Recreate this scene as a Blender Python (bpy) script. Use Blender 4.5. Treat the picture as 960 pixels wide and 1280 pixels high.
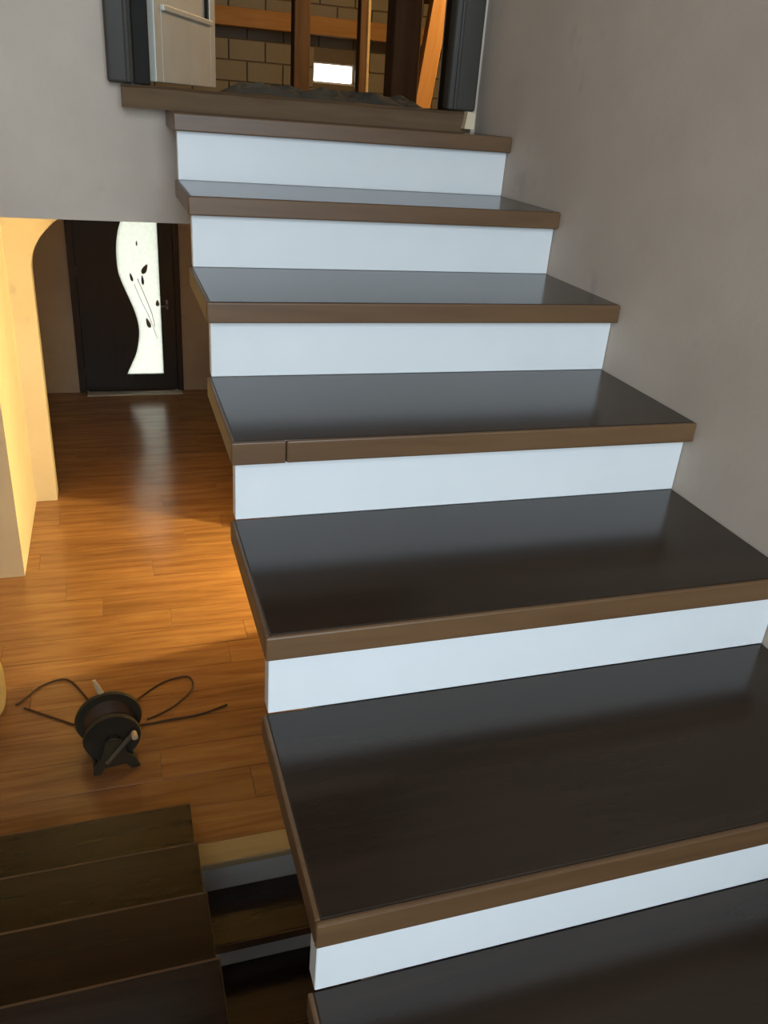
import bpy, bmesh, math, random
from mathutils import Vector, Matrix, noise

# ------------------------------------------------------------------ camera, world, exposure
for o in list(bpy.data.objects):
    bpy.data.objects.remove(o, do_unlink=True)
scene = bpy.context.scene
COL = scene.collection

cam_data = bpy.data.cameras.new('camera')
cam = bpy.data.objects.new('camera', cam_data)
COL.objects.link(cam)
scene.camera = cam
cam_data.sensor_fit = 'HORIZONTAL'
cam_data.sensor_width = 36.0
cam_data.lens = 1019.1 / 960.0 * 36.0
cam_data.clip_start = 0.02
cam_data.clip_end = 200
ROW = (Vector((0.953, -0.295, 0.073)).normalized(),      # camera right
       Vector((-0.068, -0.444, -0.894)).normalized(),    # camera down
       Vector((0.296, 0.846, -0.443)).normalized())      # camera forward
fwd = ROW[2]
right = (ROW[0] - fwd * ROW[0].dot(fwd)).normalized()
up = right.cross(fwd)
rot = Matrix((right, up, -fwd)).transposed()
cam.matrix_world = Matrix.Translation((-0.166, -2.270, 0.048)) @ rot.to_4x4()

SKY = 11.0
world = bpy.data.worlds.new('overcast_sky')
scene.world = world
world.use_nodes = True
bg = world.node_tree.nodes['Background']
bg.inputs['Color'].default_value = (0.74, 0.87, 1.0, 1)
bg.inputs['Strength'].default_value = SKY

scene.view_settings.view_transform = 'Standard'
scene.view_settings.look = 'None'
scene.view_settings.gamma = 1.0
scene.view_settings.use_curve_mapping = False
scene.view_settings.exposure = 0.35

# window behind the photographer (stair landing): opening size shared with the wall
WIN = dict(x0=-0.85, x1=0.75, z0=-0.35, z1=1.70, y=-3.90)
port = bpy.data.lights.new('window_rear_offscreen', 'AREA')      # a portal: only guides the sky light through that window
port.shape = 'RECTANGLE'
port.size = WIN['x1'] - WIN['x0']
port.size_y = WIN['z1'] - WIN['z0']
port.cycles.is_portal = True
po = bpy.data.objects.new('window_rear_offscreen', port)
COL.objects.link(po)
po.location = ((WIN['x0'] + WIN['x1']) / 2, WIN['y'] - 0.12, (WIN['z0'] + WIN['z1']) / 2)
po.rotation_euler = (math.radians(90), 0, 0)     # -Z points to +Y, into the stairwell

# ------------------------------------------------------------------ measurements (metres, attic floor = 0)
RISE, RUN, W = 0.155, 0.3366, 0.917
OVER, THK = 0.026, 0.040
WS = W - 0.0015            # stairs stop a hair short of the wall
F = -2.635                 # hall floor
YB = 0.28                  # plane of the wall at the head of the stairs
SLAB = -0.296              # underside of attic slab
YA = 3.40                  # arch wall
YD = 5.81                  # entrance door wall
rnd = random.Random(4)

# ------------------------------------------------------------------ materials
def nt(name):
    m = bpy.data.materials.new(name)
    m.use_nodes = True
    t = m.node_tree
    b = t.nodes['Principled BSDF']
    return m, t, b

def setp(b, **k):
    for n, v in k.items():
        n = n.replace('_', ' ')
        if n in b.inputs:
            b.inputs[n].default_value = v

def ramp(t, fac, stops):
    r = t.nodes.new('ShaderNodeValToRGB')
    e = r.color_ramp.elements
    while len(e) > 1:
        e.remove(e[-1])
    e[0].position, e[0].color = stops[0][0], (*stops[0][1], 1)
    for p, c in stops[1:]:
        n = e.new(p)
        n.color = (*c, 1)
    t.links.new(fac, r.inputs['Fac'])
    return r

def tex(t, kind, scale=(1, 1, 1), coord='Object', **k):
    tc = t.nodes.new('ShaderNodeTexCoord')
    mp = t.nodes.new('ShaderNodeMapping')
    mp.inputs['Scale'].default_value = scale
    t.links.new(tc.outputs[coord], mp.inputs['Vector'])
    n = t.nodes.new(kind)
    t.links.new(mp.outputs['Vector'], n.inputs['Vector'])
    for a, v in k.items():
        n.inputs[a.replace('_', ' ')].default_value = v
    return n

def bump(t, b, h, strength, dist):
    bp = t.nodes.new('ShaderNodeBump')
    bp.inputs['Strength'].default_value = strength
    bp.inputs['Distance'].default_value = dist
    t.links.new(h, bp.inputs['Height'])
    t.links.new(bp.outputs['Normal'], b.inputs['Normal'])

def wood(name, dark, light, rough, along='x', fine=1.0, per_object=0.0, spec=0.5, coat=0.0):
    m, t, b = nt(name)
    sc = {'x': (1.2, 14, 14), 'y': (14, 1.2, 14), 'z': (14, 14, 1.2)}[along]
    n = tex(t, 'ShaderNodeTexNoise', tuple(s * fine for s in sc), Scale=1.6, Detail=6.0, Roughness=0.62, Distortion=0.4)
    oi = t.nodes.new('ShaderNodeObjectInfo')
    mpn = n.inputs['Vector'].links[0].from_node
    add = t.nodes.new('ShaderNodeVectorMath')
    add.operation = 'MULTIPLY_ADD'
    t.links.new(oi.outputs['Random'], add.inputs[0])
    add.inputs[1].default_value = (37, 23, 51)
    t.links.new(mpn.outputs['Vector'], add.inputs[2])
    t.links.new(add.outputs['Vector'], n.inputs['Vector'])
    r = ramp(t, n.outputs['Fac'], [(0.30, dark), (0.72, light)])
    out = r.outputs['Color']
    if per_object:
        hs = t.nodes.new('ShaderNodeHueSaturation')
        mr = t.nodes.new('ShaderNodeMapRange')
        mr.inputs['To Min'].default_value = 1 - per_object
        mr.inputs['To Max'].default_value = 1 + per_object
        t.links.new(oi.outputs['Random'], mr.inputs['Value'])
        t.links.new(mr.outputs['Result'], hs.inputs['Value'])
        t.links.new(out, hs.inputs['Color'])
        out = hs.outputs['Color']
    t.links.new(out, b.inputs['Base Color'])
    setp(b, Roughness=rough, Specular_IOR_Level=spec, Coat_Weight=coat, Coat_Roughness=rough * 0.7)
    bump(t, b, n.outputs['Fac'], 0.06, 0.002)
    return m

def plaster(name, c1, c2, rough=0.85, spots=None):
    m, t, b = nt(name)
    n = tex(t, 'ShaderNodeTexNoise', (1, 1, 1), Scale=2.1, Detail=7.0, Roughness=0.6)
    r = ramp(t, n.outputs['Fac'], [(0.32, c1), (0.68, c2)])
    n2 = tex(t, 'ShaderNodeTexNoise', (1, 1, 1), Scale=7.0, Detail=3.0, Roughness=0.5)
    r2 = ramp(t, n2.outputs['Fac'], [(0.66, (1, 1, 1)), (0.76, spots or (0.86, 0.87, 0.88))])
    mx = t.nodes.new('ShaderNodeMix')
    mx.data_type = 'RGBA'
    mx.blend_type = 'MULTIPLY'
    mx.inputs['Factor'].default_value = 1.0
    t.links.new(r.outputs['Color'], mx.inputs['A'])
    t.links.new(r2.outputs['Color'], mx.inputs['B'])
    t.links.new(mx.outputs['Result'], b.inputs['Base Color'])
    setp(b, Roughness=rough, Specular_IOR_Level=0.25)
    n3 = tex(t, 'ShaderNodeTexNoise', (1, 1, 1), Scale=60.0, Detail=4.0)
    bump(t, b, n3.outputs['Fac'], 0.12, 0.004)
    return m

def plain(name, c, rough=0.5, metal=0.0, spec=0.5, mottling=0.06):
    m, t, b = nt(name)
    n = tex(t, 'ShaderNodeTexNoise', (1, 1, 1), Scale=9.0, Detail=4.0)
    lo = tuple(x * (1 - mottling) for x in c)
    hi = tuple(min(1, x * (1 + mottling)) for x in c)
    r = ramp(t, n.outputs['Fac'], [(0.3, lo), (0.7, hi)])
    t.links.new(r.outputs['Color'], b.inputs['Base Color'])
    setp(b, Roughness=rough, Metallic=metal, Specular_IOR_Level=spec)
    return m

M = {}
M['tread'] = wood('dark_stained_shaded_tread_wood', (0.020, 0.0125, 0.008), (0.036, 0.023, 0.0145), 0.19, 'x', 1.0, 0.05, 0.5)  # dark stain, with some of the shade on the tops painted in
M['nosing'] = wood('brown_lit_edge_wood', (0.105, 0.052, 0.021), (0.160, 0.085, 0.036), 0.42, 'x', 1.3, 0.05)  # brown edges, painted lighter partly for window light on the noses
M['riser'] = plain('white_laminate', (0.80, 0.81, 0.80), 0.35, 0, 0.4, 0.015)
M['plaster'] = plaster('greige_plaster', (0.52, 0.432, 0.350), (0.635, 0.535, 0.440))
M['hallwall'] = plaster('cream_plaster', (0.70, 0.60, 0.47), (0.77, 0.67, 0.53))
M['concrete'] = plaster('pale_concrete', (0.52, 0.50, 0.49), (0.60, 0.58, 0.57))
M['ceiling'] = plaster('white_ceiling', (0.70, 0.68, 0.64), (0.76, 0.74, 0.70))
M['plank'] = wood('laminate_plank_wood', (0.225, 0.098, 0.034), (0.40, 0.200, 0.076), 0.21, 'x', 1.0, 0.10, 0.5)
M['oak_nosing'] = wood('light_oak_trim', (0.46, 0.36, 0.19), (0.56, 0.45, 0.26), 0.45, 'x')
M['door'] = wood('dark_wenge', (0.016, 0.011, 0.008), (0.028, 0.019, 0.013), 0.35, 'z', 1.4)
M['doorframe'] = wood('dark_brown_frame_wood', (0.030, 0.016, 0.009), (0.050, 0.028, 0.016), 0.4, 'z', 1.4)
M['steel'] = plain('brushed_metal', (0.30, 0.29, 0.27), 0.4, 1.0)
M['brass'] = plain('pale_metal_strip', (0.62, 0.60, 0.54), 0.45, 0.15)
M['casing'] = plain('anthracite_profile', (0.060, 0.053, 0.043), 0.5, 0, 0.3)
M['casing_in'] = plain('black_brown_profile', (0.014, 0.011, 0.008), 0.6, 0, 0.15)
M['threshold'] = wood('rough_beam_wood', (0.10, 0.060, 0.030), (0.17, 0.105, 0.055), 0.7, 'x', 1.0, 0, 0.2)
M['leaf_white'] = plain('off_white_plastic', (0.62, 0.60, 0.50), 0.35)
M['block'] = plaster('grey_masonry_block', (0.30, 0.28, 0.22), (0.38, 0.35, 0.28), 0.95)
M['mortar'] = plaster('grey_mortar', (0.18, 0.15, 0.11), (0.24, 0.20, 0.15), 0.95)
M['timber'] = wood('raw_timber', (0.42, 0.22, 0.075), (0.56, 0.32, 0.13), 0.7, 'z', 1.0, 0.06, 0.2)
M['timber_x'] = wood('raw_timber_length', (0.42, 0.22, 0.075), (0.56, 0.32, 0.13), 0.7, 'x', 1.0, 0.06, 0.2)
M['timber_old'] = wood('weathered_timber', (0.085, 0.050, 0.026), (0.15, 0.09, 0.048), 0.75, 'z', 1.0, 0.06, 0.2)
M['roof'] = wood('roof_boards', (0.07, 0.045, 0.028), (0.12, 0.08, 0.05), 0.9, 'x', 1.0, 0, 0.1)
M['rubble'] = plaster('dark_rubble', (0.05, 0.042, 0.030), (0.12, 0.10, 0.07), 0.95)
M['crank'] = plain('worn_grey_metal', (0.13, 0.12, 0.09), 0.5)
M['drum'] = plain('dark_olive_plastic', (0.058, 0.048, 0.028), 0.6)
M['drum2'] = plain('charcoal_plastic', (0.038, 0.036, 0.028), 0.55)
M['cable'] = plain('dark_brown_rubber', (0.085, 0.042, 0.016), 0.6)
M['plug'] = plain('cream_plastic', (0.72, 0.58, 0.38), 0.5)
M['sack'] = plain('pale_tan_sack', (0.66, 0.53, 0.27), 0.8, 0, 0.2)
M['pvc'] = plain('white_window_plastic', (0.78, 0.78, 0.76), 0.35)
M['ground'] = plaster('outdoor_ground', (0.16, 0.15, 0.09), (0.24, 0.22, 0.14))
M['motif'] = plain('etched_flower_paint', (0.26, 0.21, 0.16), 0.6)

def frosted():
    m = bpy.data.materials.new('frosted_glass')
    m.use_nodes = True
    t = m.node_tree
    t.nodes.clear()
    out = t.nodes.new('ShaderNodeOutputMaterial')
    tr = t.nodes.new('ShaderNodeBsdfTranslucent')
    n = tex(t, 'ShaderNodeTexNoise', (1, 1, 1), Scale=30.0, Detail=3.0)
    r = ramp(t, n.outputs['Fac'], [(0.3, (0.48, 0.46, 0.40)), (0.7, (0.53, 0.51, 0.45))])
    t.links.new(r.outputs['Color'], tr.inputs['Color'])
    gl = t.nodes.new('ShaderNodeBsdfGlossy')
    gl.inputs['Roughness'].default_value = 0.25
    mix = t.nodes.new('ShaderNodeMixShader')
    mix.inputs['Fac'].default_value = 0.05
    t.links.new(tr.outputs[0], mix.inputs[1])
    t.links.new(gl.outputs[0], mix.inputs[2])
    t.links.new(mix.outputs[0], out.inputs['Surface'])
    return m

def clear_glass():
    m = bpy.data.materials.new('clear_glass')
    m.use_nodes = True
    t = m.node_tree
    t.nodes.clear()
    out = t.nodes.new('ShaderNodeOutputMaterial')
    tr = t.nodes.new('ShaderNodeBsdfTransparent')
    tr.inputs['Color'].default_value = (0.96, 0.97, 0.97, 1)
    gl = t.nodes.new('ShaderNodeBsdfGlossy')
    gl.inputs['Roughness'].default_value = 0.02
    fr = t.nodes.new('ShaderNodeFresnel')
    fr.inputs['IOR'].default_value = 1.45
    mix = t.nodes.new('ShaderNodeMixShader')
    t.links.new(fr.outputs[0], mix.inputs[0])
    t.links.new(tr.outputs[0], mix.inputs[1])
    t.links.new(gl.outputs[0], mix.inputs[2])
    t.links.new(mix.outputs[0], out.inputs['Surface'])
    return m

def bulb_mat(name, c, s):
    m = bpy.data.materials.new(name)
    m.use_nodes = True
    t = m.node_tree
    b = t.nodes['Principled BSDF']
    setp(b, Base_Color=(1, 1, 1, 1), Emission_Color=(*c, 1), Emission_Strength=s)
    return m

M['frosted'] = frosted()
M['glass'] = clear_glass()
M['bulb'] = bulb_mat('warm_glowing_glass', (1.0, 0.62, 0.25), 12)

# ------------------------------------------------------------------ mesh helpers
def box(bm, x0, x1, y0, y1, z0, z1, bev=0.0, seg=2):
    vs = [bm.verts.new(p) for p in ((x0, y0, z0), (x1, y0, z0), (x1, y1, z0), (x0, y1, z0),
                                    (x0, y0, z1), (x1, y0, z1), (x1, y1, z1), (x0, y1, z1))]
    fs = [bm.faces.new([vs[i] for i in f]) for f in
          ((3, 2, 1, 0), (4, 5, 6, 7), (0, 1, 5, 4), (1, 2, 6, 5), (2, 3, 7, 6), (3, 0, 4, 7))]
    if bev:
        es = list({e for f in fs for e in f.edges})
        bmesh.ops.bevel(bm, geom=es, offset=bev, segments=seg, affect='EDGES', profile=0.5)
    return bm

def prism(bm, pts, plane, a, b):
    """extrude a 2D outline; plane 'yz' along x, 'xz' along y, 'xy' along z"""
    def P(p, d):
        return {'yz': (d, p[0], p[1]), 'xz': (p[0], d, p[1]), 'xy': (p[0], p[1], d)}[plane]
    A = [bm.verts.new(P(p, a)) for p in pts]
    B = [bm.verts.new(P(p, b)) for p in pts]
    n = len(pts)
    bm.faces.new(A)
    bm.faces.new(B[::-1])
    for i in range(n):
        bm.faces.new((A[i], B[i], B[(i + 1) % n], A[(i + 1) % n]))
    bmesh.ops.recalc_face_normals(bm, faces=bm.faces[:])
    return bm

def tube(bm, pts, r, seg=8, cap=True):
    pts = [Vector(p) for p in pts]
    rings = []
    ref = Vector((0.13, 0.21, 0.97))
    for i, p in enumerate(pts):
        d = (pts[min(i + 1, len(pts) - 1)] - pts[max(i - 1, 0)]).normalized()
        u = d.cross(ref)
        if u.length < 1e-3:
            u = d.cross(Vector((1, 0, 0)))
        u.normalize()
        v = d.cross(u)
        rr = r[i] if isinstance(r, (list, tuple)) else r
        rings.append([bm.verts.new(p + (u * math.cos(2 * math.pi * k / seg) + v * math.sin(2 * math.pi * k / seg)) * rr) for k in range(seg)])
    for a, b in zip(rings[:-1], rings[1:]):
        for k in range(seg):
            bm.faces.new((a[k], a[(k + 1) % seg], b[(k + 1) % seg], b[k]))
    if cap:
        bm.faces.new(rings[0][::-1])
        bm.faces.new(rings[-1])
    bmesh.ops.recalc_face_normals(bm, faces=bm.faces[:])
    return bm

def lathe(bm, prof, seg=32, axis='z', c=(0, 0, 0)):
    """prof: list of (radius, height) closed with end caps"""
    c = Vector(c)
    def P(r, h, a):
        x, y = r * math.cos(a), r * math.sin(a)
        return c + {'z': Vector((x, y, h)), 'y': Vector((x, h, y)), 'x': Vector((h, x, y))}[axis]
    rings = [[bm.verts.new(P(max(r, 1e-4), h, 2 * math.pi * k / seg)) for k in range(seg)] for r, h in prof]
    for a, b in zip(rings[:-1], rings[1:]):
        for k in range(seg):
            bm.faces.new((a[k], a[(k + 1) % seg], b[(k + 1) % seg], b[k]))
    bm.faces.new(rings[0])
    bm.faces.new(rings[-1][::-1])
    bmesh.ops.recalc_face_normals(bm, faces=bm.faces[:])
    return bm

def obj(name, bm, mat, parent=None, smooth=False, origin=None):
    me = bpy.data.meshes.new(name)
    if origin is not None:
        bmesh.ops.translate(bm, verts=bm.verts[:], vec=-Vector(origin))
    bm.to_mesh(me)
    bm.free()
    me.materials.append(M[mat])
    if smooth:
        for p in me.polygons:
            p.use_smooth = True
        try:
            me.set_sharp_from_angle(angle=math.radians(35))
        except Exception:
            pass
    o = bpy.data.objects.new(name, me)
    COL.objects.link(o)
    if origin is not None:
        o.location = origin
    if parent:
        o.parent = parent
    return o

def B(*a, **k):
    return box(bmesh.new(), *a, **k)

def boxes(lst):
    bm = bmesh.new()
    for l in lst:
        box(bm, *l)
    return bm

def struct(o, label, cat):
    o['kind'] = 'structure'
    o['label'] = label
    o['category'] = cat
    return o

def tag(o, label, cat, group=None, kind=None):
    o['label'] = label
    o['category'] = cat
    if group:
        o['group'] = group
    if kind:
        o['kind'] = kind
    return o

def empty(name, loc=(0, 0, 0)):
    o = bpy.data.objects.new(name, None)
    COL.objects.link(o)
    o.location = loc
    o.empty_display_size = 0.1
    return o

def adopt(o, root):
    """parent keeping the world place (roots are only ever translated)"""
    o.parent = root
    o.location = Vector(o.location) - root.location
    return o

# ------------------------------------------------------------------ structure
XL = -0.95          # outer wall of the stairwell, left
YR = -3.90          # wall behind the photographer
TOP = 2.60
# right wall: stairwell full height, then the hall below the slab with a doorway to the lit side room
DY0, DY1, DZ = 1.60, 2.56, -0.62
struct(obj('wall_right', boxes([
    (W, W + 0.18, YR - 0.2, YB + 0.20, -4.6, TOP),
    (W, W + 0.18, YB + 0.20, DY0, F - 0.2, SLAB),
    (W, W + 0.18, DY0, DY1, DZ, SLAB),
    (W, W + 0.18, DY1, YD + 0.2, F - 0.2, SLAB)]), 'plaster'),
    'bare greige plaster wall along the right of the stairs', 'wall')
# wall at the head of the stairs with the attic doorway
struct(obj('wall_back', boxes([
    (XL, -0.060, YB, YB + 0.20, SLAB, TOP),
    (0.862, W, YB, YB + 0.20, 0.0, TOP),
    (-0.060, 0.862, YB, YB + 0.20, 2.12, TOP),
    (-0.060, W, YB, YB + 0.20, SLAB, 0.0)]), 'plaster'),
    'greige plaster wall around the attic doorway at the top of the stairs', 'wall')
struct(obj('wall_left', boxes([
    (XL - 0.18, XL, YR - 0.2, YB + 0.20, -4.6, TOP)]), 'plaster'),
    'greige plaster wall enclosing the stairwell on the left', 'wall')
def wall_with(x0, x1, z0, z1, y0, y1, q):
    return [(x0, q['x0'], y0, y1, z0, z1), (q['x1'], x1, y0, y1, z0, z1),
            (q['x0'], q['x1'], y0, y1, z0, q['z0']), (q['x0'], q['x1'], y0, y1, q['z1'], z1)]
struct(obj('wall_rear', boxes(wall_with(XL, W, -4.6, TOP, YR - 0.2, YR, WIN)), 'plaster'),
    'plaster wall with the landing window behind the photographer', 'wall')
struct(obj('ceiling', boxes([(XL - 0.18, W + 0.18, YR - 0.2, YB + 0.20, TOP, TOP + 0.2)]), 'ceiling'),
       'white ceiling over the stairwell', 'ceiling')
struct(obj('ceiling_hall', boxes([(-3.6, 3.6, YB + 0.20, YD + 0.2, SLAB, -0.02),
                                  (-3.6, XL - 0.18, YB, YB + 0.20, SLAB, -0.02),
                                  (W + 0.18, 3.6, YB, YB + 0.20, SLAB, -0.02)]), 'ceiling'),
       'white underside of the attic slab over the hall', 'ceiling')
# hall walls
struct(obj('wall_hall_end', boxes([
    (-2.2, -0.552, YD, YD + 0.2, F - 0.2, SLAB),
    (0.428, W, YD, YD + 0.2, F - 0.2, SLAB),
    (-0.552, 0.428, YD, YD + 0.2, -0.56, SLAB)]), 'plaster'),
    'plaster wall at the hall end around the dark entrance door', 'wall')
struct(obj('wall_hall_side', boxes([(-2.4, -0.80, 2.36, YA, F - 0.2, SLAB)]), 'hallwall'),
       'cream plaster wall block whose corner stands beside the arch', 'wall')
struct(obj('wall_hall_left', boxes([(-2.4, -2.2, YA + 0.16, YD + 0.2, F - 0.2, SLAB),
                                    (-3.6, -2.4, 2.36, 2.52, F - 0.2, SLAB),
                                    (-3.75, -3.6, YB, 2.52, F - 0.2, SLAB),
                                    (-3.6, XL - 0.18, YB, YB + 0.2, F - 0.2, SLAB)]), 'hallwall'),
       'cream plaster walls closing the hall on the left', 'wall')
# arch wall: flat wall with an elliptical opening from x -0.66 to 0.90
ax0, ax1, zs, rise_a = -0.660, 0.905, -1.04, 0.50
cx, aa = (ax0 + ax1) / 2, (ax1 - ax0) / 2
out = [(-2.4, F - 0.2), (-2.4, SLAB), (W, SLAB), (W, F - 0.2), (ax1, F - 0.2)]
for i in range(0, 41):
    th = math.pi * i / 40
    out.append((cx + aa * math.cos(th), zs + rise_a * math.sin(th)))
out.append((ax0, F - 0.2))
struct(obj('wall_arch', prism(bmesh.new(), out, 'xz', YA, YA + 0.16), 'hallwall'),
       'cream plaster wall with a wide arched opening across the hall', 'wall')
# side room with the lamp
struct(obj('wall_side_room', boxes([
    (3.4, 3.6, YB, 3.6, F - 0.2, SLAB),
    (W + 0.18, 3.4, YB, YB + 0.2, F - 0.2, SLAB),
    (W + 0.18, 3.4, 3.4, 3.6, F - 0.2, SLAB)]), 'hallwall'),
    'cream plaster walls of the lit room off the hall', 'wall')

# hall floor: screed with laminate planks across
fl = struct(obj('floor', boxes([(-3.6, 3.5, 0.012, YD + 0.2, F - 0.20, F - 0.010)]), 'oak_nosing'),
            'warm brown laminate plank floor of the hall below', 'floor')
PW, PL = 0.192, 1.26
row = 0
y = 0.115
pm = {}
while y < YD - 0.001:
    y1 = min(y + PW, YD)
    x = -3.6 + rnd.uniform(0, PL) - PL
    while x < 3.4:
        xa, xb = max(x, -3.59), min(x + PL, 3.4)
        if xb - xa > 0.05 and xb > -2.0 and xa < W:
            xa2, xb2 = xa, min(xb, W)
            # skip the piece of floor covered by the solid wall block
            if 2.36 < y and y1 < YA and xa2 < -0.80:
                xa2 = max(xa2, -0.80)
            if xb2 - xa2 > 0.03:
                dz = rnd.uniform(0, 0.0006)
                bm = B(xa2 + 0.0008, xb2 - 0.0008, y + 0.0008, y1 - 0.0008, F - 0.0105, F - dz, bev=0.0012, seg=1)
                p = obj('plank', bm, 'plank', None, origin=((xa2 + xb2) / 2, (y + y1) / 2, F - 0.01))
                p.parent = fl
        x += PL
    y = y1
    row += 1
obj('edge_trim', B(0.0 - 0.03, W, 0.004, 0.114, F - 0.030, F + 0.002, bev=0.006), 'oak_nosing', fl)['label'] = 'pale oak nosing strip along the floor edge'

# ground outside the entrance door
struct(obj('ground', boxes([(-6, 6, YD + 0.2, 14, F - 0.4, F - 0.15)]), 'ground'), 'bare ground outside the entrance door', 'ground')

# ------------------------------------------------------------------ staircases
def seam_nosing(x0, x1, yf, zt, seam=None):
    bm = bmesh.new()
    if seam is None:
        box(bm, x0, x1, yf, yf + 0.008, zt - THK, zt, bev=0.003)
    else:
        box(bm, x0, seam - 0.0007, yf, yf + 0.008, zt - THK, zt, bev=0.002)
        box(bm, seam + 0.0007, x1, yf, yf + 0.008, zt - THK, zt, bev=0.003)
    return bm

def tread(root, x0, x1, yf, yb, zt, d=1, free_left=True, seam=None, nmat='nosing'):
    """d=+1: nose faces -Y ; d=-1: nose faces +Y (yf is always the nose line)"""
    ys = sorted((yf + d * 0.0075, yb))
    xb0 = x0 + (0.006 if free_left else 0)
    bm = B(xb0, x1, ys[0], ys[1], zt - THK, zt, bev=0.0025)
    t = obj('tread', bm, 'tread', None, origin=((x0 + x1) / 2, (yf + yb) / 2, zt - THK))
    adopt(t, root)
    if d > 0:
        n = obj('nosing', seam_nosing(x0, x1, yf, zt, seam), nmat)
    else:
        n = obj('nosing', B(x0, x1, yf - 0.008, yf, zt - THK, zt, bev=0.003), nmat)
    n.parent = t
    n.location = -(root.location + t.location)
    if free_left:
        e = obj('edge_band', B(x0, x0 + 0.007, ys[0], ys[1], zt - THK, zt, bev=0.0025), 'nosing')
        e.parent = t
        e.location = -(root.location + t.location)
    return t

def riser(root, x0, x1, yface, d, z0, z1, mat='riser'):
    ys = sorted((yface, yface + d * 0.03))
    r = obj('riser', B(x0, x1, ys[0], ys[1], z0, z1, bev=0.0012, seg=1), mat, None, origin=((x0 + x1) / 2, sum(ys) / 2, z0))
    adopt(r, root)
    return r

# upper flight: landing nose k=0 at the attic door, going down towards the camera
NB = 8
st = empty('staircase', (W / 2, -NB * RUN, -NB * RISE))
for k in range(0, NB):
    yf, z = -k * RUN, -k * RISE
    yb = -(k - 1) * RUN + OVER if k else YB
    tread(st, 0.0, WS, yf, yb, z, 1, True, 0.092 if k == 3 else None)
for k in range(0, NB):
    yfc = -k * RUN + OVER
    riser(st, 0.009, WS, yfc, 1, -(k + 1) * RISE, -k * RISE - THK)
pts = []
for k in range(NB - 1, -1, -1):
    yfc = -k * RUN + OVER + 0.03
    pts += [(yfc, -(k + 1) * RISE - THK), (yfc, -k * RISE - THK)]
pts += [(YB, -THK), (YB, SLAB)]
pts += [(-NB * RUN + 0.1, -NB * RISE - 0.24), (-NB * RUN + 0.03, -NB * RISE - 0.20)]
body = obj('stair_body', prism(bmesh.new(), pts, 'yz', 0.10, WS), 'concrete')
adopt(body, st)
tag(st, 'flight of dark glossy treads and white risers climbing to the attic doorway', 'staircase')

# half landing behind the camera
LZ = -NB * RISE
la = empty('landing', (0, -3.2, LZ - 0.2))
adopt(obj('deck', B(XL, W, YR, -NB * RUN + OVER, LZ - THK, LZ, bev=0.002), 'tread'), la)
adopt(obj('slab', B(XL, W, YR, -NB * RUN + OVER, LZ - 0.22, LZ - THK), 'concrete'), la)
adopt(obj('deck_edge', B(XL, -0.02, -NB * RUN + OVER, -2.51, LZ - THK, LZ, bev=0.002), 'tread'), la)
tag(la, 'dark wooden half landing joining the two flights under the window', 'landing')

# flight on the left from the hall floor up to the half landing (noses face away)
lf = empty('staircase', (-0.48, 0.2, F))
X0, X1 = XL + 0.0015, -0.020
NJ = 8
for j in range(1, NJ + 1):
    yf = 0.190 - (j - 1) * RUN
    z = F + j * RISE
    yb = yf - RUN - 0.0
    tread(lf, X0, X1, yf, yb, z, -1, False)
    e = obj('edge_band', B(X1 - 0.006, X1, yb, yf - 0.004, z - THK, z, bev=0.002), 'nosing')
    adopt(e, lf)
    riser(lf, X0, X1 - 0.010, yf - OVER, -1, z - RISE + (0 if j == 1 else 0.0), z - THK)
pts = []
for j in range(1, NJ + 1):
    yfc = 0.190 - (j - 1) * RUN - OVER - 0.03
    pts += [(yfc, F + (j - 1) * RISE - (THK if j > 1 else 0.0)), (yfc, F + j * RISE - THK)]
yl = 0.190 - NJ * RUN
pts += [(yl, F + NJ * RISE - THK), (yl, F + NJ * RISE - 0.20), (-0.25, F - 0.12), (-0.10, F - 0.12)]
adopt(obj('stair_body', prism(bmesh.new(), pts, 'yz', X0, X1 - 0.10), 'concrete'), lf)
tag(lf, 'dark wooden flight rising from the hall floor beside the cable reel', 'staircase')

# flight below, coming up to the hall floor edge under the upper flight
bf = empty('staircase', (W / 2, -2.0, F - 8 * RISE))
R2 = 0.262
riser(bf, -0.03, WS, 0.012, 1, F - RISE, F - 0.030)
for q in range(1, 8):
    nose = -0.240 - (q - 1) * R2
    back = 0.012 if q == 1 else -0.240 - (q - 2) * R2 + 0.030
    tread(bf, -0.03, WS, nose, back, F - q * RISE, 1, False)
    riser(bf, -0.03, WS, nose + 0.030, 1, F - (q + 1) * RISE, F - q * RISE - THK)
pts = [(0.042, F - RISE - THK), (0.042, F - 0.20), (0.20, F - 0.20), (0.20, F - 0.45)]
low = -0.265 - 6 * R2
pts = [(0.042, F - 0.45), (0.042, F - RISE - THK)]
for q in range(1, 8):
    ye = -0.265 - (q - 1) * R2 + 0.055 + 0.03
    pts += [(ye, F - q * RISE - THK), (ye, F - (q + 1) * RISE - THK)]
pts += [(low + 0.15, F - 8 * RISE - 0.20)]
adopt(obj('stair_body', prism(bmesh.new(), pts, 'yz', 0.0, WS), 'concrete'), bf)
tag(bf, 'flight with white risers leading down beneath the hall floor edge', 'staircase')
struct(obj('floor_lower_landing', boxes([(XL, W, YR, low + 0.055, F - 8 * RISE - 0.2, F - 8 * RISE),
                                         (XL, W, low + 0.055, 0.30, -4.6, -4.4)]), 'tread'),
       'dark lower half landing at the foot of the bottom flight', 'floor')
struct(obj('wall_basement', boxes([(XL, W, 0.20, 0.40, -4.6, F - 0.2)]), 'plaster'), 'plaster wall under the hall floor edge', 'wall')

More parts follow.
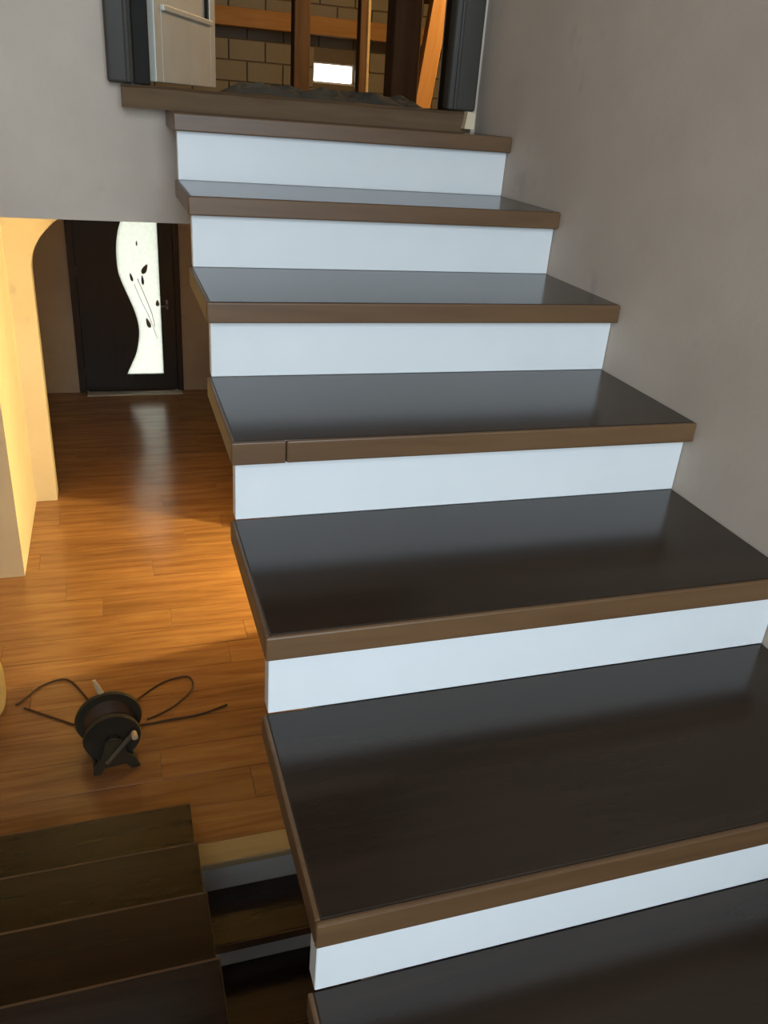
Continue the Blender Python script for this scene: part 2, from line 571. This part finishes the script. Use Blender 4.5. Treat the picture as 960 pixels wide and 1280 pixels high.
# ------------------------------------------------------------------ entrance door
dr = struct(empty('door_1', (-0.062, YD, F)), 'dark entrance door with a wavy frosted glass panel and etched flowers', 'door')
dx0, dx1, dtop = -0.552, 0.428, -0.56
fr = bmesh.new()
box(fr, dx0, dx0 + 0.062, YD - 0.025, YD + 0.12, F, dtop, 0.004)
box(fr, dx1 - 0.055, dx1, YD - 0.025, YD + 0.12, F, dtop, 0.004)
box(fr, dx0 + 0.062, dx1 - 0.055, YD - 0.025, YD + 0.12, dtop - 0.06, dtop, 0.004)
box(fr, dx0 + 0.06, dx0 + 0.085, YD + 0.048, YD + 0.12, F, dtop - 0.06)
box(fr, dx1 - 0.075, dx1 - 0.053, YD + 0.048, YD + 0.12, F, dtop - 0.06)
box(fr, dx0 + 0.085, dx1 - 0.075, YD + 0.048, YD + 0.12, dtop - 0.085, dtop - 0.06)
box(fr, dx0 + 0.085, dx1 - 0.075, YD + 0.048, YD + 0.12, F - 0.01, F + 0.035)
adopt(obj('door_frame', fr, 'doorframe'), dr)
wave = [(-0.020, -0.80), (-0.050, -0.93), (-0.071, -1.028), (-0.105, -1.133), (-0.127, -1.273), (-0.127, -1.451), (-0.100, -1.573), (-0.051, -1.705),
        (-0.002, -1.84), (0.027, -1.969), (0.028, -2.085), (-0.003, -2.241), (-0.055, -2.36), (-0.105, -2.462)]
def smooth_line(p, n=5):
    r = []
    for i in range(len(p) - 1):
        p0, p1, p2, p3 = p[max(i - 1, 0)], p[i], p[i + 1], p[min(i + 2, len(p) - 1)]
        for s in range(n):
            t = s / n
            r.append(tuple(0.5 * ((2 * p1[c]) + (-p0[c] + p2[c]) * t + (2 * p0[c] - 5 * p1[c] + 4 * p2[c] - p3[c]) * t * t
                                  + (-p0[c] + 3 * p1[c] - 3 * p2[c] + p3[c]) * t ** 3) for c in range(len(p1))))
    r.append(tuple(p[-1]))
    return r
wv = smooth_line(wave)
gx, gz0, gz1 = 0.242, -2.465, -0.80
lx0, lx1, lz0, lz1 = dx0 + 0.064, dx1 - 0.057, F + 0.012, dtop - 0.062
lb = bmesh.new()
# leaf as two outlines sharing the glass opening: wavy left field and right stile with rails
prism(lb, [(lx0, lz1), (lx0, lz0), (wv[-1][0], lz0), (wv[-1][0], gz0)] + wv[::-1][1:] + [(wv[0][0], lz1)], 'xz', YD, YD + 0.045)
box(lb, gx, lx1, YD, YD + 0.045, lz0, lz1)
box(lb, wv[-1][0], gx, YD, YD + 0.045, lz0, gz0)
box(lb, wv[0][0], gx, YD, YD + 0.045, gz1, lz1)
leaf = adopt(obj('door_leaf', lb, 'door'), dr)
gp = bmesh.new()
prism(gp, [(gx + 0.006, gz1 + 0.006), (gx + 0.006, gz0 - 0.006), (wv[-1][0] - 0.006, gz0 - 0.006)] + [(x - 0.006, z) for x, z in wv[::-1]], 'xz', YD + 0.020, YD + 0.026)
pane = adopt(obj('glass_pane', gp, 'frosted'), dr)
pane['label'] = 'frosted wavy glass panel glowing with daylight'
def motif(parent, pts, r):
    bm = bmesh.new()
    tube(bm, smooth_line([(x, YD + 0.0195, z) for x, z in pts], 4), r, 6)
    o = obj('flower_motif', bm, 'motif')
    o.parent = parent
    o.location = -(dr.location + parent.location)
def bud(parent, x, z, w_, h_, a):
    bm = bmesh.new()
    n = 12
    ps = []
    for i in range(n):
        th = 2 * math.pi * i / n
        u, v = w_ * math.cos(th) * (1 - 0.45 * math.sin(th)), h_ * math.sin(th)
        ps.append((x + u * math.cos(a) - v * math.sin(a), z + u * math.sin(a) + v * math.cos(a)))
    prism(bm, ps, 'xz', YD + 0.0175, YD + 0.0205)
    o = obj('flower_motif', bm, 'motif')
    o.parent = parent
    o.location = -(dr.location + parent.location)
motif(pane, [(0.045, -1.55), (0.10, -1.70), (0.16, -1.88), (0.18, -2.00)], 0.0028)
motif(pane, [(0.012, -1.60), (0.07, -1.76), (0.13, -1.90), (0.20, -2.12)], 0.0022)
bud(pane, 0.115, -1.46, 0.022, 0.050, -0.5)
bud(pane, 0.090, -1.56, 0.012, 0.045, 0.05)
bud(pane, -0.010, -1.535, 0.012, 0.040, 0.25)
bud(pane, 0.120, -1.965, 0.018, 0.050, 0.30)
bud(pane, 0.215, -1.775, 0.016, 0.030, 0.0)
bud(pane, 0.055, -1.23, 0.006, 0.025, 0.0)
hb = bmesh.new()
box(hb, 0.290, 0.312, YD - 0.006, YD, -1.83, -1.74, 0.003)
tube(hb, [(0.30, YD - 0.005, -1.785), (0.30, YD - 0.045, -1.785), (0.285, YD - 0.052, -1.787), (0.245, YD - 0.050, -1.792)], 0.008, 8)
adopt(obj('door_handle', hb, 'steel', None, True), dr)
for z in (-1.49, -2.43, -0.80):
    h = bmesh.new()
    tube(h, [(lx0 - 0.004, YD - 0.018, z - 0.045), (lx0 - 0.004, YD - 0.018, z + 0.045)], 0.007, 8)
    adopt(obj('hinge', h, 'steel', None, True), dr)
adopt(obj('threshold_strip', B(dx0 + 0.07, dx1 - 0.02, YD - 0.135, YD - 0.026, F - 0.004, F + 0.010, bev=0.003), 'brass'), dr)

# ------------------------------------------------------------------ attic doorway: threshold, dark frame, open white leaf
th = empty('threshold_beam', (0.36, 0.25, 0.0))
bm = bmesh.new()
n = 60
for i in range(n + 1):
    x = -0.113 + (0.872 + 0.113) * i / n
    e = noise.noise(Vector((x * 9, 1.7, 0))) * 0.004
    e2 = noise.noise(Vector((x * 14, 7.7, 0))) * 0.003
    q = [(0.203 + e2, 0.0), (0.198 + e2, 0.047 + e), (0.214, 0.054 + e), (0.46, 0.055 + e2), (0.46, 0.0)]
    rg = [bm.verts.new((x, a, b)) for a, b in q]
    if i:
        for a in range(5):
            bm.faces.new((prev[a], prev[(a + 1) % 5], rg[(a + 1) % 5], rg[a]))
    else:
        bm.faces.new(rg[::-1])
    prev = rg
bm.faces.new(prev)
bmesh.ops.recalc_face_normals(bm, faces=bm.faces[:])
adopt(obj('beam', bm, 'threshold'), th)
tag(th, 'rough brown wooden beam under the attic door frame', 'threshold')
struct_frame = struct(empty('door_2', (0.36, 0.26, 0.056)), 'dark grey attic door frame above the top step', 'door frame')
zt = 2.14
def jamb(s):
    bm = bmesh.new()
    if s < 0:
        xa, xb, xc = -0.146, -0.079, -0.037
    else:
        xa, xb, xc = 0.892, 0.803, 0.842
    lo, hi = sorted((xa, xb))
    box(bm, lo, hi, 0.228, 0.282, 0.056, zt, 0.008, 3)
    o = obj('casing', bm, 'casing', None, True)
    adopt(o, struct_frame)
    lo, hi = (xb, xc) if s < 0 else (xc, 0.864)
    o = obj('jamb', B(lo, hi, 0.252 if s < 0 else 0.282, 0.42, 0.056, zt, bev=0.003), 'casing_in')
    adopt(o, struct_frame)
    # slim rounded bead standing on the casing
    m_ = xb + (-0.014 if s < 0 else 0.022)
    o = obj('bead', B(m_ - 0.006, m_ + 0.006, 0.222, 0.236, 0.058, zt, bev=0.004), 'casing', None, True)
    adopt(o, struct_frame)
jamb(-1)
jamb(1)
adopt(obj('head', B(-0.146, 0.892, 0.228, 0.42, 2.06, zt, bev=0.004), 'casing'), struct_frame)

# the open leaf, hinged on the left jamb, glazed above its bottom rail
lw = 0.57
dl = empty('door_leaf', (-0.029, 0.425, 0.066))
dl.rotation_euler = (0, 0, math.atan2(0.95 - 0.425, 0.20 + 0.029))
def leafpart(name, mat, *bx, bev=0.003):
    o = obj(name, B(*bx, bev=bev), mat)
    o.parent = dl
    return o
leafpart('stile', 'leaf_white', 0.0, 0.055, -0.02, 0.02, 0, 1.95)
leafpart('stile', 'leaf_white', lw - 0.055, lw, -0.02, 0.02, 0, 1.95)
leafpart('bottom_rail', 'leaf_white', 0.055, lw - 0.055, -0.02, 0.02, 0, 0.188)
leafpart('top_rail', 'leaf_white', 0.055, lw - 0.055, -0.02, 0.02, 1.86, 1.95)
leafpart('bead', 'leaf_white', 0.055, lw - 0.055, -0.030, -0.012, 0.180, 0.196)
leafpart('panel', 'leaf_white', 0.05, lw - 0.05, -0.006, 0.006, 0.180, 1.87, bev=0.001)
leafpart('gasket', 'casing_in', lw - 0.072, lw - 0.056, -0.016, -0.005, 0.196, 1.86, bev=0.001)
tag(dl, 'off-white door leaf standing open inside the attic doorway', 'door')

# plaster lump wedge at the right casing foot
tag(obj('wedge', prism(bmesh.new(), [(0.842, 0.010), (0.872, 0.010), (0.872, 0.052), (0.848, 0.056)], 'xz', 0.178, 0.205), 'plug'),
    'small pale wedge under the right end of the attic door frame', 'wedge')

# ridge of rubble and mortar on the attic floor behind the beam
bm = bmesh.new()
nx, ny = 110, 14
grid = []
for i in range(nx + 1):
    r_ = []
    for j in range(ny + 1):
        x = 0.185 + 0.655 * i / nx
        yy = 0.47 + 0.25 * j / ny
        env = math.sin(math.pi * j / ny) ** 0.6
        hx = min(1, i / 8) * min(1, (nx - i) / 8)
        hgt = 0.016 + 0.020 * noise.noise(Vector((x * 10, yy * 12, 3))) + 0.014 * noise.noise(Vector((x * 34, yy * 30, 9)))
        side = 1.0
        r_.append(bm.verts.new((x, yy, 0.050 + max(0.001, env * hx * side * (hgt + 0.016)))))
    grid.append(r_)
for i in range(nx):
    for j in range(ny):
        bm.faces.new((grid[i][j], grid[i + 1][j], grid[i + 1][j + 1], grid[i][j + 1]))
base = [bm.verts.new(p) for p in ((0.185, 0.47, -0.003), (0.84, 0.47, -0.003), (0.84, 0.72, -0.003), (0.185, 0.72, -0.003))]
bm.faces.new(base[::-1])
bm.faces.new([g[0] for g in grid[::-1]] + [base[0], base[1]])
bm.faces.new([g[-1] for g in grid] + [base[2], base[3]])
bm.faces.new(grid[-1][::-1] + [base[1], base[2]])
bm.faces.new(grid[0] + [base[3], base[0]])
bmesh.ops.recalc_face_normals(bm, faces=bm.faces[:])
tag(obj('rubble', bm, 'rubble'), 'dark ridge of rubble and mortar inside the attic doorway', 'rubble', None, 'stuff')

# ------------------------------------------------------------------ attic
AY = 8.0
struct(obj('floor_attic', boxes([(-3.0, 6.2, YB + 0.2, AY + 0.2, -0.019, -0.003)]), 'mortar'), 'dusty bare attic floor', 'floor')
# masonry wall of blocks with a small window opening
wx0, wx1, wz0, wz1 = 2.15, 2.64, 0.245, 0.462
wa = struct(obj('wall_attic', boxes([(-3.0, wx0, AY + 0.02, AY + 0.2, -0.02, 1.25), (wx1, 6.2, AY + 0.02, AY + 0.2, -0.02, 1.25),
                                     (wx0, wx1, AY + 0.02, AY + 0.2, -0.02, wz0), (wx0, wx1, AY + 0.02, AY + 0.2, wz1, 1.25)]), 'mortar'),
            'bare masonry block wall at the far end of the attic', 'wall')
bh, bl = 0.205, 0.40
r_i = 0
z = -0.015
while z < 1.10:
    x = -0.4 - (bl / 2 if r_i % 2 else 0)
    while x < 5.0:
        parts = [(x, x + bl)]
        z0_, z1_ = z + 0.006, z + bh - 0.006
        if z1_ > wz0 and z0_ < wz1:
            np_ = []
            for a, b in parts:
                if b <= wx0 or a >= wx1:
                    np_.append((a, b))
                else:
                    if a < wx0 - 0.04:
                        np_.append((a, wx0 + 0.006))
                    if b > wx1 + 0.04:
                        np_.append((wx1 - 0.006, b))
            parts = np_
        for a, b in parts:
            pr = rnd.uniform(-0.004, 0.005)
            o = obj('block', B(a + 0.006, b - 0.006, AY - 0.010 + pr, AY + 0.03, z0_, z1_, bev=0.006, seg=1), 'block', None,
                    origin=((a + b) / 2, AY, z0_))
            o.parent = wa
        x += bl
    z += bh
    r_i += 1
wn = struct(empty('window_1', ((wx0 + wx1) / 2, AY + 0.08, wz0)), 'small bright window opening in the attic block wall', 'window')
fb = bmesh.new()
t_ = 0.022
box(fb, wx0, wx1, AY + 0.06, AY + 0.10, wz0, wz0 + t_)
box(fb, wx0, wx1, AY + 0.06, AY + 0.10, wz1 - t_, wz1)
box(fb, wx0, wx0 + t_, AY + 0.06, AY + 0.10, wz0 + t_, wz1 - t_)
box(fb, wx1 - t_, wx1, AY + 0.06, AY + 0.10, wz0 + t_, wz1 - t_)
adopt(obj('window_frame', fb, 'pvc'), wn)
adopt(obj('pane', B(wx0 + t_, wx1 - t_, AY + 0.078, AY + 0.082, wz0 + t_, wz1 - t_), 'glass'), wn)
# side walls and roof of the attic
struct(obj('wall_attic_side', boxes([(-3.2, -3.0, YB + 0.2, AY + 0.2, -0.02, 4.2), (6.2, 6.4, YB + 0.2, AY + 0.2, -0.02, 4.2),
                                     (-3.0, XL - 0.18, YB, YB + 0.2, -0.02, 4.2), (W + 0.18, 6.2, YB, YB + 0.2, -0.02, 4.2),
                                     (XL - 0.18, W + 0.18, YB + 0.02, YB + 0.2, TOP, 4.2)]), 'mortar'),
       'bare side walls of the attic', 'wall')
struct(obj('roof_attic', prism(bmesh.new(), [(AY + 0.4, 1.10), (AY + 0.4, 1.02), (AY - 0.1, 1.16), (4.2, 3.6), (YB + 0.1, 3.9), (YB + 0.1, 4.1), (4.2, 3.8)], 'yz', -3.2, 6.4), 'roof'),
       'dark boarded underside of the attic roof', 'roof')

def timber(name, mat, label, cat, a, b, w_, d_, group=None):
    """squared timber from a to b, w_ wide (x), d_ deep (y)"""
    a, b = Vector(a), Vector(b)
    L = (b - a).length
    bm = B(-w_ / 2, w_ / 2, -d_ / 2, d_ / 2, 0, L, bev=0.006, seg=1)
    o = obj(name, bm, mat)
    o.location = a
    o.rotation_mode = 'QUATERNION'
    zax = (b - a).normalized()
    xax = Vector((1, 0, 0))
    xax = (xax - zax * xax.dot(zax))
    if xax.length < 0.2:
        xax = Vector((0, 1, 0)) - zax * zax.y
    xax.normalize()
    yax = zax.cross(xax)
    o.rotation_quaternion = Matrix((xax, yax, zax)).transposed().to_quaternion()
    return tag(o, label, cat, group)

def roof_z(y):
    return 1.16 + (AY - 0.1 - y) * (3.6 - 1.16) / (AY - 0.1 - 4.2) if y > 4.2 else 3.6

o = obj('wall_plate', B(-2.9, 6.1, 7.52, 7.68, 0.690, 0.860, bev=0.006, seg=1), 'timber_x')
tag(o, 'orange-lit horizontal timber beam running across the attic', 'beam')
timber('timber_post', 'timber_old', 'brown timber post left of the small attic window', 'post', (1.262, 4.5, -0.003), (1.230, 4.5, roof_z(4.5)), 0.120, 0.12)
timber('timber_post', 'timber_old', 'slim brown post at the edge of the small attic window', 'post', (1.870, 5.0, -0.003), (1.810, 5.0, roof_z(5.0)), 0.055, 0.10)
timber('timber_lath', 'oak_nosing', 'pale lath standing beside the slim brown post', 'lath', (1.935, 5.04, -0.003), (1.868, 5.04, roof_z(5.0)), 0.026, 0.05)
timber('timber_post', 'timber_old', 'thick dark brown post left of the slanted orange brace', 'post', (1.300, 2.2, -0.003), (1.262, 2.2, 3.6), 0.140, 0.14)
timber('timber_brace', 'timber', 'bright orange slanted timber brace lit by the attic lamp', 'brace', (2.045, 4.0, -0.003), (2.45, 4.0, 3.55), 0.125, 0.08)
for i, x in enumerate((0.70, 1.50, 2.30, 3.10, 3.90, 4.70)):
    timber('rafter', 'timber_old', 'dark rafter sloping up under the attic roof boards', 'rafter',
           (x, AY - 0.28, 1.16), (x - 0.1, 4.25, 3.49), 0.08, 0.12, 'attic rafters')

def lamp(root_name, loc, ztop, power, radius, label, color=(1.0, 0.58, 0.24)):
    r = empty(root_name + '_offscreen', (loc[0], loc[1], loc[2]))
    bm = bmesh.new()
    tube(bm, [(0, 0, 0.115), (0, 0, ztop - loc[2])], 0.004, 6)
    obj('cord', bm, 'drum2', r)
    bm = bmesh.new()
    lathe(bm, [(0.012, 0.055), (0.020, 0.06), (0.020, 0.10), (0.010, 0.12)], 16)
    obj('socket', bm, 'drum2', r, True)
    bm = bmesh.new()
    lathe(bm, [(0.006, -0.045), (0.022, -0.038), (0.032, -0.018), (0.033, 0.0), (0.027, 0.022), (0.016, 0.045), (0.013, 0.058)], 20)
    obj('bulb', bm, 'bulb', r, True)
    l = bpy.data.lights.new(root_name + '_light_offscreen', 'POINT')
    l.energy = power
    l.color = color
    l.shadow_soft_size = radius
    lo = bpy.data.objects.new(root_name + '_light_offscreen', l)
    COL.objects.link(lo)
    lo.parent = r
    lo.location = (0, 0, -0.10)
    tag(r, label, 'lamp')
    return r
lamp('pendant_bulb', (3.1, 3.2, 1.55), 3.68, 170, 0.05, 'bare warm bulb hanging from the attic roof', (1.0, 0.60, 0.24))
lamp('pendant_bulb', (2.15, 1.84, -0.85), SLAB, 300, 0.05, 'bare warm bulb hanging in the room off the hall', (1.0, 0.80, 0.34))

# ------------------------------------------------------------------ landing window (behind the photographer)
for nm, q, lab in (('window_2', WIN, 'white framed landing window giving daylight to the stairs'),):
    a0, a1, b0, b1 = q['x0'], q['x1'], q['z0'], q['z1']
    w2 = struct(empty(nm, ((a0 + a1) / 2, YR - 0.06, b0)), lab, 'window')
    fb = bmesh.new()
    t_ = 0.055
    xm = (a0 + a1) / 2
    for bx in ((a0, a1, b0, b0 + t_), (a0, a1, b1 - t_, b1), (a0, a0 + t_, b0 + t_, b1 - t_), (a1 - t_, a1, b0 + t_, b1 - t_), (xm - 0.03, xm + 0.03, b0 + t_, b1 - t_)):
        box(fb, bx[0], bx[1], YR - 0.10, YR - 0.03, bx[2], bx[3])
    adopt(obj('window_frame', fb, 'pvc'), w2)
    adopt(obj('pane', B(a0 + t_, xm - 0.03, YR - 0.068, YR - 0.062, b0 + t_, b1 - t_), 'glass'), w2)
    adopt(obj('pane', B(xm + 0.03, a1 - t_, YR - 0.068, YR - 0.062, b0 + t_, b1 - t_), 'glass'), w2)

# ------------------------------------------------------------------ cable reel on the hall floor
rl = empty('cable_reel', (-0.315, 0.70, F))
rl.rotation_euler = (0, 0, math.radians(6))
zc, rf = 0.150, 0.135
def rp(name, bm, mat, sm=True, parent=None):
    return obj(name, bm, mat, parent or rl, sm)
def flange(y, r, name, mat):
    bm = bmesh.new()
    lathe(bm, [(0.03, y - 0.006), (r - 0.012, y - 0.008), (r, y - 0.012), (r + 0.004, y), (r, y + 0.012), (r - 0.012, y + 0.008), (0.03, y + 0.006)], 40, 'y', (0, 0, zc))
    return rp(name, bm, mat)
flange(0.075, 0.140, 'flange', 'drum')
ff = flange(-0.055, 0.118, 'flange', 'drum2')
bm = bmesh.new()
prof = [(0.05, -0.048)]
for i in range(9):
    y_ = -0.046 + i * 0.0145
    prof += [(0.100, y_ - 0.004), (0.107, y_), (0.100, y_ + 0.004)]
prof.append((0.05, 0.072))
lathe(bm, prof, 36, 'y', (0, 0, zc))
rp('wound_cable', bm, 'cable')
bm = bmesh.new()
lathe(bm, [(0.022, -0.10), (0.026, -0.095), (0.026, 0.10), (0.022, 0.105)], 20, 'y', (0, 0, zc))
rp('axle', bm, 'drum2')
for s_ in (-1, 1):    # pressed plate feet front and back, joined by two runners
    bm = bmesh.new()
    ya = s_ * 0.100
    prism(bm, [(-0.034, zc + 0.02), (-0.055, 0.09), (-0.082, 0.05), (-0.094, 0.0), (-0.062, 0.0), (-0.046, 0.03), (0.046, 0.03), (0.066, 0.0),
               (0.104, 0.0), (0.086, 0.05), (0.055, 0.09), (0.034, zc + 0.02)], 'xz', ya - 0.006, ya + 0.006)
    rp('foot_plate', bm, 'drum', False)
for s_ in (-1, 1):
    bm = bmesh.new()
    tube(bm, [(s_ * 0.082, -0.11, 0.010), (s_ * 0.082, 0.11, 0.010)], 0.009, 8)
    rp('runner', bm, 'drum')
bm = bmesh.new()   # crank arm across the front flange
tube(bm, [(-0.035, -0.116, zc - 0.085), (0.085, -0.116, zc + 0.055)], 0.010, 8)
cr = rp('crank', bm, 'crank')
bm = bmesh.new()
lathe(bm, [(0.008, -0.155), (0.013, -0.152), (0.012, -0.120), (0.008, -0.112)], 14, 'y', (0.085, 0, zc + 0.055))
rp('knob', bm, 'plug', True, cr)
bm = bmesh.new()   # pale plug sticking up behind
tube(bm, [(-0.020, 0.085, zc + 0.130), (-0.032, 0.090, zc + 0.165), (-0.045, 0.096, zc + 0.205)], [0.014, 0.012, 0.007], 10)
rp('plug', bm, 'plug')
def cord(pts):
    rot_ = Matrix.Rotation(-math.radians(6), 3, 'Z')
    loc = Vector(rl.location)
    q = [rot_ @ (Vector((x, y_, F + z_)) - loc) for x, y_, z_ in pts]
    bm = bmesh.new()
    tube(bm, smooth_line([tuple(v) for v in q], 5), 0.0048, 7)
    rp('cord', bm, 'cable')
cord([(-0.33, 0.80, 0.10), (-0.40, 0.98, 0.03), (-0.426, 1.103, 0.006), (-0.523, 1.281, 0.006), (-0.64, 1.26, 0.006), (-0.715, 1.170, 0.006), (-0.752, 1.135, 0.006)])
cord([(-0.713, 1.105, 0.006), (-0.60, 1.02, 0.006), (-0.495, 0.942, 0.006), (-0.42, 0.88, 0.02), (-0.37, 0.80, 0.09)])
cord([(-0.26, 0.78, 0.09), (-0.20, 0.85, 0.02), (-0.156, 0.868, 0.006), (-0.064, 0.877, 0.006), (0.086, 0.885, 0.006), (0.22, 0.93, 0.006)])
cord([(-0.28, 0.82, 0.11), (-0.24, 0.98, 0.02), (-0.185, 1.07, 0.006), (-0.06, 1.17, 0.006), (0.056, 1.186, 0.006), (0.071, 1.091, 0.006), (-0.01, 0.99, 0.006), (-0.079, 0.938, 0.006), (-0.16, 0.90, 0.006)])
tag(rl, 'dark cable reel on a tubular stand with loose cords on the plank floor', 'cable reel')

# pale sack, mostly outside the frame
bm = bmesh.new()
prof = [(0.02, 0.0), (0.15, 0.004), (0.185, 0.05), (0.190, 0.14), (0.175, 0.24), (0.12, 0.32), (0.05, 0.36), (0.035, 0.42)]
lathe(bm, [(a, b) for a, b in smooth_line(prof, 3)], 36, 'z')
for v in bm.verts:
    k = 1 + 0.05 * noise.noise(v.co * 7)
    v.co.x *= k
    v.co.y *= k
tag(obj('sack', bm, 'sack', None, True), 'pale tan rounded sack standing by the reel cord end', 'sack').location = (-0.968, 1.12, F)
